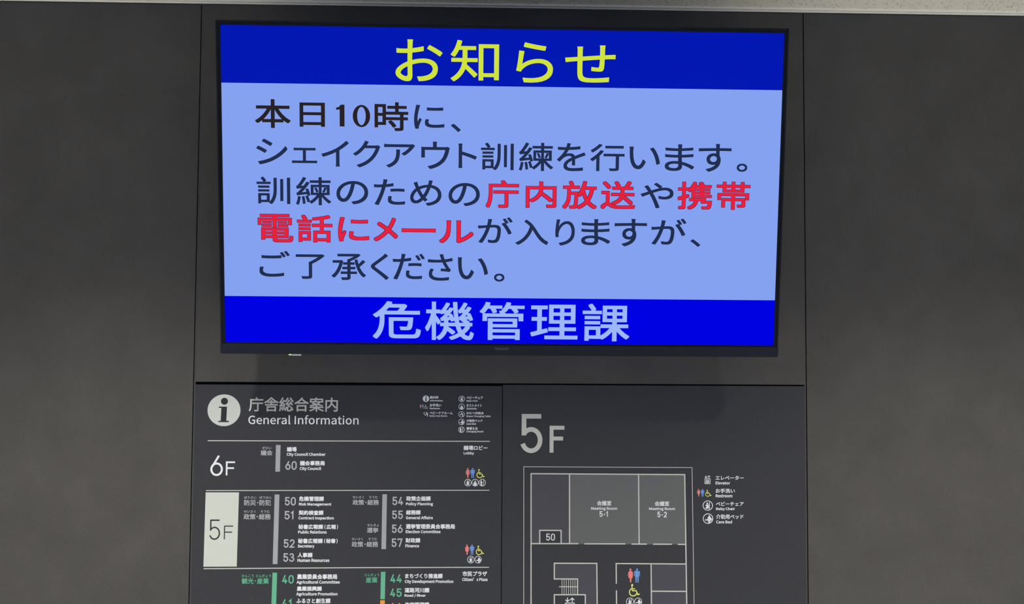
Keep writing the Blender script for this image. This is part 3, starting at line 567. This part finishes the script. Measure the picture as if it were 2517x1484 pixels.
SCREEN_TEXTS=[
 ["headline_text","お","hyel",0.0008,-0.18281,0.27146,0.10042,0.08819],
 ["headline_text","知","hyel",0.0008,-0.06298,0.27214,0.10395,0.08745],
 ["headline_text","ら","hyel",0.0008,0.06578,0.27033,0.07917,0.08499],
 ["headline_text","せ","hyel",0.0008,0.18581,0.26926,0.10873,0.07903],
 ["message_text","本","blk",0.000978,-0.49597,0.15492,0.07615,0.0611],
 ["message_text","日","blk",0.000978,-0.41171,0.15353,0.0543,0.05156],
 ["message_text","1","blk",0.000978,-0.35152,0.15255,0.01793,0.04635],
 ["message_text","0","blk",0.000978,-0.30623,0.1521,0.03737,0.04726],
 ["message_text","時","blk",0.000978,-0.24187,0.15173,0.0725,0.06131],
 ["message_text","に","navy",0.000711,-0.16045,0.15205,0.06556,0.05114],
 ["message_text","、","navy",0.000711,-0.10301,0.12938,0.02072,0.01729],
 ["message_text","シ","navy",0.000622,-0.49883,0.074,0.06694,0.05484],
 ["message_text","エ","navy",0.000622,-0.429,0.0665,0.05395,0.03298],
 ["message_text","イ","navy",0.000622,-0.36316,0.0711,0.0587,0.05523],
 ["message_text","ク","navy",0.000622,-0.29521,0.07095,0.05821,0.05717],
 ["message_text","ア","navy",0.000622,-0.22432,0.06815,0.06658,0.05059],
 ["message_text","ウ","navy",0.000622,-0.14677,0.07,0.06165,0.05888],
 ["message_text","ト","navy",0.000622,-0.07728,0.0698,0.0397,0.05252],
 ["message_text","訓","navy",0.000622,-0.01274,0.06916,0.07113,0.05884],
 ["message_text","練","navy",0.000622,0.07145,0.0694,0.07452,0.06095],
 ["message_text","を","navy",0.000622,0.14788,0.06964,0.06209,0.06027],
 ["message_text","行","navy",0.000622,0.22671,0.06953,0.0748,0.05857],
 ["message_text","い","navy",0.000622,0.30804,0.06968,0.06708,0.04881],
 ["message_text","ま","navy",0.000622,0.38459,0.0713,0.06437,0.05765],
 ["message_text","す","navy",0.000622,0.46199,0.07161,0.07194,0.06034],
 ["message_text","。","navy",0.000622,0.52198,0.05108,0.02314,0.01766],
 ["message_text","訓","navy",0.000622,-0.49651,-0.00924,0.0723,0.05874],
 ["message_text","練","navy",0.000622,-0.41004,-0.00985,0.07581,0.06041],
 ["message_text","の","navy",0.000622,-0.32655,-0.01216,0.06864,0.05024],
 ["message_text","た","navy",0.000622,-0.24602,-0.01042,0.06745,0.05585],
 ["message_text","め","navy",0.000622,-0.16739,-0.01132,0.06776,0.05496],
 ["message_text","の","navy",0.000622,-0.08411,-0.01373,0.06787,0.04995],
 ["message_text","や","navy",0.000622,0.33711,-0.01152,0.07198,0.05537],
 ["warning_text","庁","red",0.001511,-0.0012,-0.01182,0.07287,0.06029],
 ["warning_text","内","red",0.001511,0.08345,-0.01224,0.06769,0.0577],
 ["warning_text","放","red",0.001511,0.16747,-0.01202,0.07623,0.06146],
 ["warning_text","ー","red",0.001511,-0.18272,-0.09249,0.07443,0.00868],
 ["warning_text","送","red",0.001511,0.25135,-0.01156,0.07659,0.0615],
 ["warning_text","携","red",0.001511,0.42027,-0.01079,0.07645,0.06103],
 ["warning_text","帯","red",0.001511,0.50487,-0.01011,0.0748,0.06154],
 ["warning_text","電","red",0.001511,-0.49289,-0.0906,0.07724,0.06165],
 ["warning_text","話","red",0.001511,-0.40824,-0.09087,0.07711,0.06039],
 ["warning_text","に","red",0.001511,-0.32394,-0.09151,0.068,0.05309],
 ["warning_text","メ","red",0.001511,-0.25434,-0.0912,0.05351,0.0518],
 ["warning_text","ル","red",0.001511,-0.10083,-0.09464,0.07592,0.04999],
 ["message_text","が","navy",0.000622,-0.01583,-0.09042,0.07546,0.05624],
 ["message_text","入","navy",0.000622,0.06436,-0.09423,0.07206,0.05513],
 ["message_text","り","navy",0.000622,0.1369,-0.09402,0.04272,0.05707],
 ["message_text","だ","navy",0.000622,-0.20431,-0.17187,0.06968,0.0565],
 ["message_text","ま","navy",0.000622,0.20434,-0.09263,0.0638,0.05714],
 ["message_text","す","navy",0.000622,0.2809,-0.09293,0.07138,0.06017],
 ["message_text","が","navy",0.000622,0.36471,-0.08988,0.0769,0.05724],
 ["message_text","、","navy",0.000622,0.42415,-0.1143,0.02175,0.01625],
 ["message_text","ご","navy",0.000622,-0.4959,-0.16812,0.06588,0.05643],
 ["message_text","了","navy",0.000622,-0.41876,-0.17351,0.06233,0.05384],
 ["message_text","承","navy",0.000622,-0.33497,-0.17352,0.07486,0.05746],
 ["message_text","く","navy",0.000622,-0.26745,-0.17262,0.03889,0.0575],
 ["message_text","さ","navy",0.000622,-0.13544,-0.17287,0.05415,0.05834],
 ["message_text","い","navy",0.000622,-0.06415,-0.17431,0.06614,0.04827],
 ["message_text","。","navy",0.000622,-0.0062,-0.19407,0.02264,0.01762],
 ["department_text","危","foot",0.001156,-0.23034,-0.28941,0.10537,0.08289],
 ["department_text","機","foot",0.001156,-0.11475,-0.29044,0.10723,0.08484],
 ["department_text","管","foot",0.001156,0.00097,-0.29004,0.09888,0.08409],
 ["department_text","理","foot",0.001156,0.11583,-0.29121,0.10443,0.0769],
 ["department_text","課","foot",0.001156,0.23082,-0.29165,0.10411,0.08324],
 ["brand_text","Panasonic","brand",8.9e-05,0.00117,-0.35035,0.03119,0.00608],
]

for par, name, m, lay, pts in POLYS:
        o = PAR[par]; vs, fs = loops_to_2d([pts]); ob = obj(name, flat_mesh(name, [(vs, fs, YB - .00001 - lay * .00008)], o.location), m, o)
        if name == 'colour_bar': ob['label'] = {'barg': 'grey vertical bar', 'green': 'green vertical bar', 'orange': 'orange vertical bar'}[m]
        if name == 'floor_tile': ob['label'] = 'tall white rectangle behind dark 5F'
for li, (par, name, m, th, lay, pts) in enumerate(LINES):
    o = PAR[par]; vs, fs = stroke(pts, th, False)
    obj(name, flat_mesh(name, [(vs, fs, YB - .00001 - lay * .00008 - li * .000004)], o.location), m, o)
for par, name, s, m, bold, cx_, cz_, w, h in TEXTS:
    o = PAR[par]; ob = obj(name, flat_mesh(name, text_layers(s, cx_, cz_, w, h, bold, YB - .0003), o.location), m, o)
    if m == 'green': ob['label'] = 'green lettering'
for par, name, s, m, th, cx_, cz_, w, h, cap in NUMBERS:
    o = PAR[par]; ob = obj(name, flat_mesh(name, number_layers(s, th, cx_, cz_, w, h, YB - .0003, cap), o.location), m, o)
for par, kind, m, cx_, cz_, w, h in PICTOS:
    o = PAR[par]; picto(kind, m, cx_, cz_, w, h, o, YB - .0003, o.location)

# ---------------------------------------------------------------- the television
TM = Matrix([[0.999999, -0.000693, 0.000753, 0.041493], [0.000799, 0.988648, -0.150247, 2.285652], [-0.00064, 0.150247, 0.988648, 1.966686], [0.0, 0.0, 0.0, 1.0]])
tv = empty('television', loc=TM.translation.copy(), label='large wall-mounted television showing a blue and white Japanese notice, tilted forward on the dark wall', category='television')
TILT = TM.to_3x3().to_4x4()   # the set leans forward from its bracket
SW, SH = .6048, .3402
obj('rear_casing', boxes('rear_casing', [(-.605, .605, .008, .030, -.345, .345), (-.46, .46, .030, .052, -.300, .10)], .004), 'case', tv)
def frame(name, ox, oz_t, oz_b, ix, iz_t, iz_b, y0, y1, m, bev):
    me = boxes(name, [(-ox, -ix, y0, y1, oz_b, oz_t), (ix, ox, y0, y1, oz_b, oz_t), (-ix, ix, y0, y1, iz_t, oz_t), (-ix, ix, y0, y1, oz_b, iz_b)], bev); return obj(name, me, m, tv)
frame('inner_bezel', .6102, .3456, -.3432, SW, SH, -SH, -.0012, .012, 'bezel', .0003)
frame('outer_bezel', .6150, .3506, -.3470, .6105, .3459, -.3434, -.0022, .022, 'bezel2', .0008)
# chin with rounded lower corners
cl = [(-.6152, -.3432), (.6152, -.3432)] + [(.6152 - .004 + .004 * math.cos(a), -.3618 + .004 * math.sin(a)) for a in [-i * math.pi / 10 for i in range(6)]] + [(-.6152 + .004 - .004 * math.sin(a), -.3618 - .004 * math.cos(a)) for a in [i * math.pi / 10 for i in range(6)]]
bm = bmesh.new(); vs_ = [bm.verts.new((p[0], -.0045, p[1] + .0)) for p in cl]; fc = bm.faces.new(vs_)
ex = bmesh.ops.extrude_face_region(bm, geom=[fc]); bmesh.ops.translate(bm, verts=[g for g in ex['geom'] if isinstance(g, bmesh.types.BMVert)], vec=(0, .034, 0))
bmesh.ops.recalc_face_normals(bm, faces=bm.faces[:]); bmesh.ops.bevel(bm, geom=bm.edges[:], offset=.0005, segments=1, affect='EDGES')
me = bpy.data.meshes.new('chin'); bm.to_mesh(me); bm.free(); chin = obj('lower_trim', me, 'chin', tv)
scr = obj('screen', boxes('screen', [(-SW, SW, 0, .008, -SH, SH)]), 'bezel', tv, label='lit display panel')
def band(name, z0, z1, m, lab): return obj(name, flat_mesh(name, [([(-SW, z0), (SW, z0), (SW, z1), (-SW, z1)], [(0, 1, 2, 3)], -.0001)]), m, scr, label=lab)
band('title_band', HB, SH, 'bandtop', 'blue band across the top'); band('message_area', FB, HB, 'body', 'pale blue message background'); band('footer_band', -SH, FB, 'bandlow', 'deep blue band across the bottom')
for name, s, m, bold, cx_, cz_, w, h in SCREEN_TEXTS:
    if m == 'brand': obj('brand_text', flat_mesh(name, text_layers(s, cx_, cz_, w, h, bold, -.0047)), 'brand', chin); continue
    if s == '1':
        P = [(0, .86), (.35, .90), (.55, 1), (1, 1), (1, 0), (.42, 0), (.42, .78), (0, .76)]
        L = [tris([(cx_ + (p[0] - .5) * w, cz_ + (p[1] - .5) * h) for p in P], -.0003)]
    elif s == '0':
        n = 36; vs = []; fs = []; ax, az = w / 2, h / 2; bx, bz = ax - .0095, az - .0042
        for i in range(n): a = 2 * math.pi * i / n; vs += [(cx_ + ax * math.cos(a), cz_ + az * math.sin(a)), (cx_ + bx * math.cos(a), cz_ + bz * math.sin(a))]
        for i in range(n): j = (i + 1) % n; fs.append((2 * i, 2 * j, 2 * j + 1, 2 * i + 1))
        L = [(vs, fs, -.0003)]
    elif m == 'red':
        e = .0009
        obj('text_outline', flat_mesh(name, text_layers(s, cx_, cz_, w, h, bold, -.0002, True)), 'redge', scr, label='dark outline of red lettering')
        vs, fs = glyph_string(s); base = fit(vs, cx_, cz_, w, h, bold); L = [(base, fs, -.0004)]; b2 = bold - e
        for i in range(8):
            L.append(([(p[0] + b2 * SQUARE[i][0], p[1] + b2 * SQUARE[i][1]) for p in base], fs, -.0004 - EPS * (i + 1)))
    else: L = text_layers(s, cx_, cz_, w, h, bold, -.0003, True)
    obj(name, flat_mesh(name, L), m, scr)
sen = obj('sensor', boxes('sensor', [(SEN[0] - .0105, SEN[0] + .0105, -.0025, .004, -.3695, -.3655)], .0008), 'sensor', tv, label='pale sensor window under the lower edge')
obj('standby_light', boxes('standby_light', [(LED[0] - .0028, LED[0] + .0028, -.0025, .003, -.3690, -.3657)], .0008), 'led', sen, label='small green light')
obj('wall_bracket', boxes('wall_bracket', [(-.18, .26, YW - .012, YW - .0004, 1.78, 2.16), (-.16, -.12, YW - .14, YW - .01, 1.80, 2.06), (.20, .24, YW - .14, YW - .01, 1.80, 2.06)], .001), 'steel', tv)

for c in list(tv.children):
    if c.name.startswith('wall_bracket'): c.data.transform(Matrix.Translation(-tv.location)); continue
    c.data.transform(TILT)
    for g in c.children: g.data.transform(TILT)
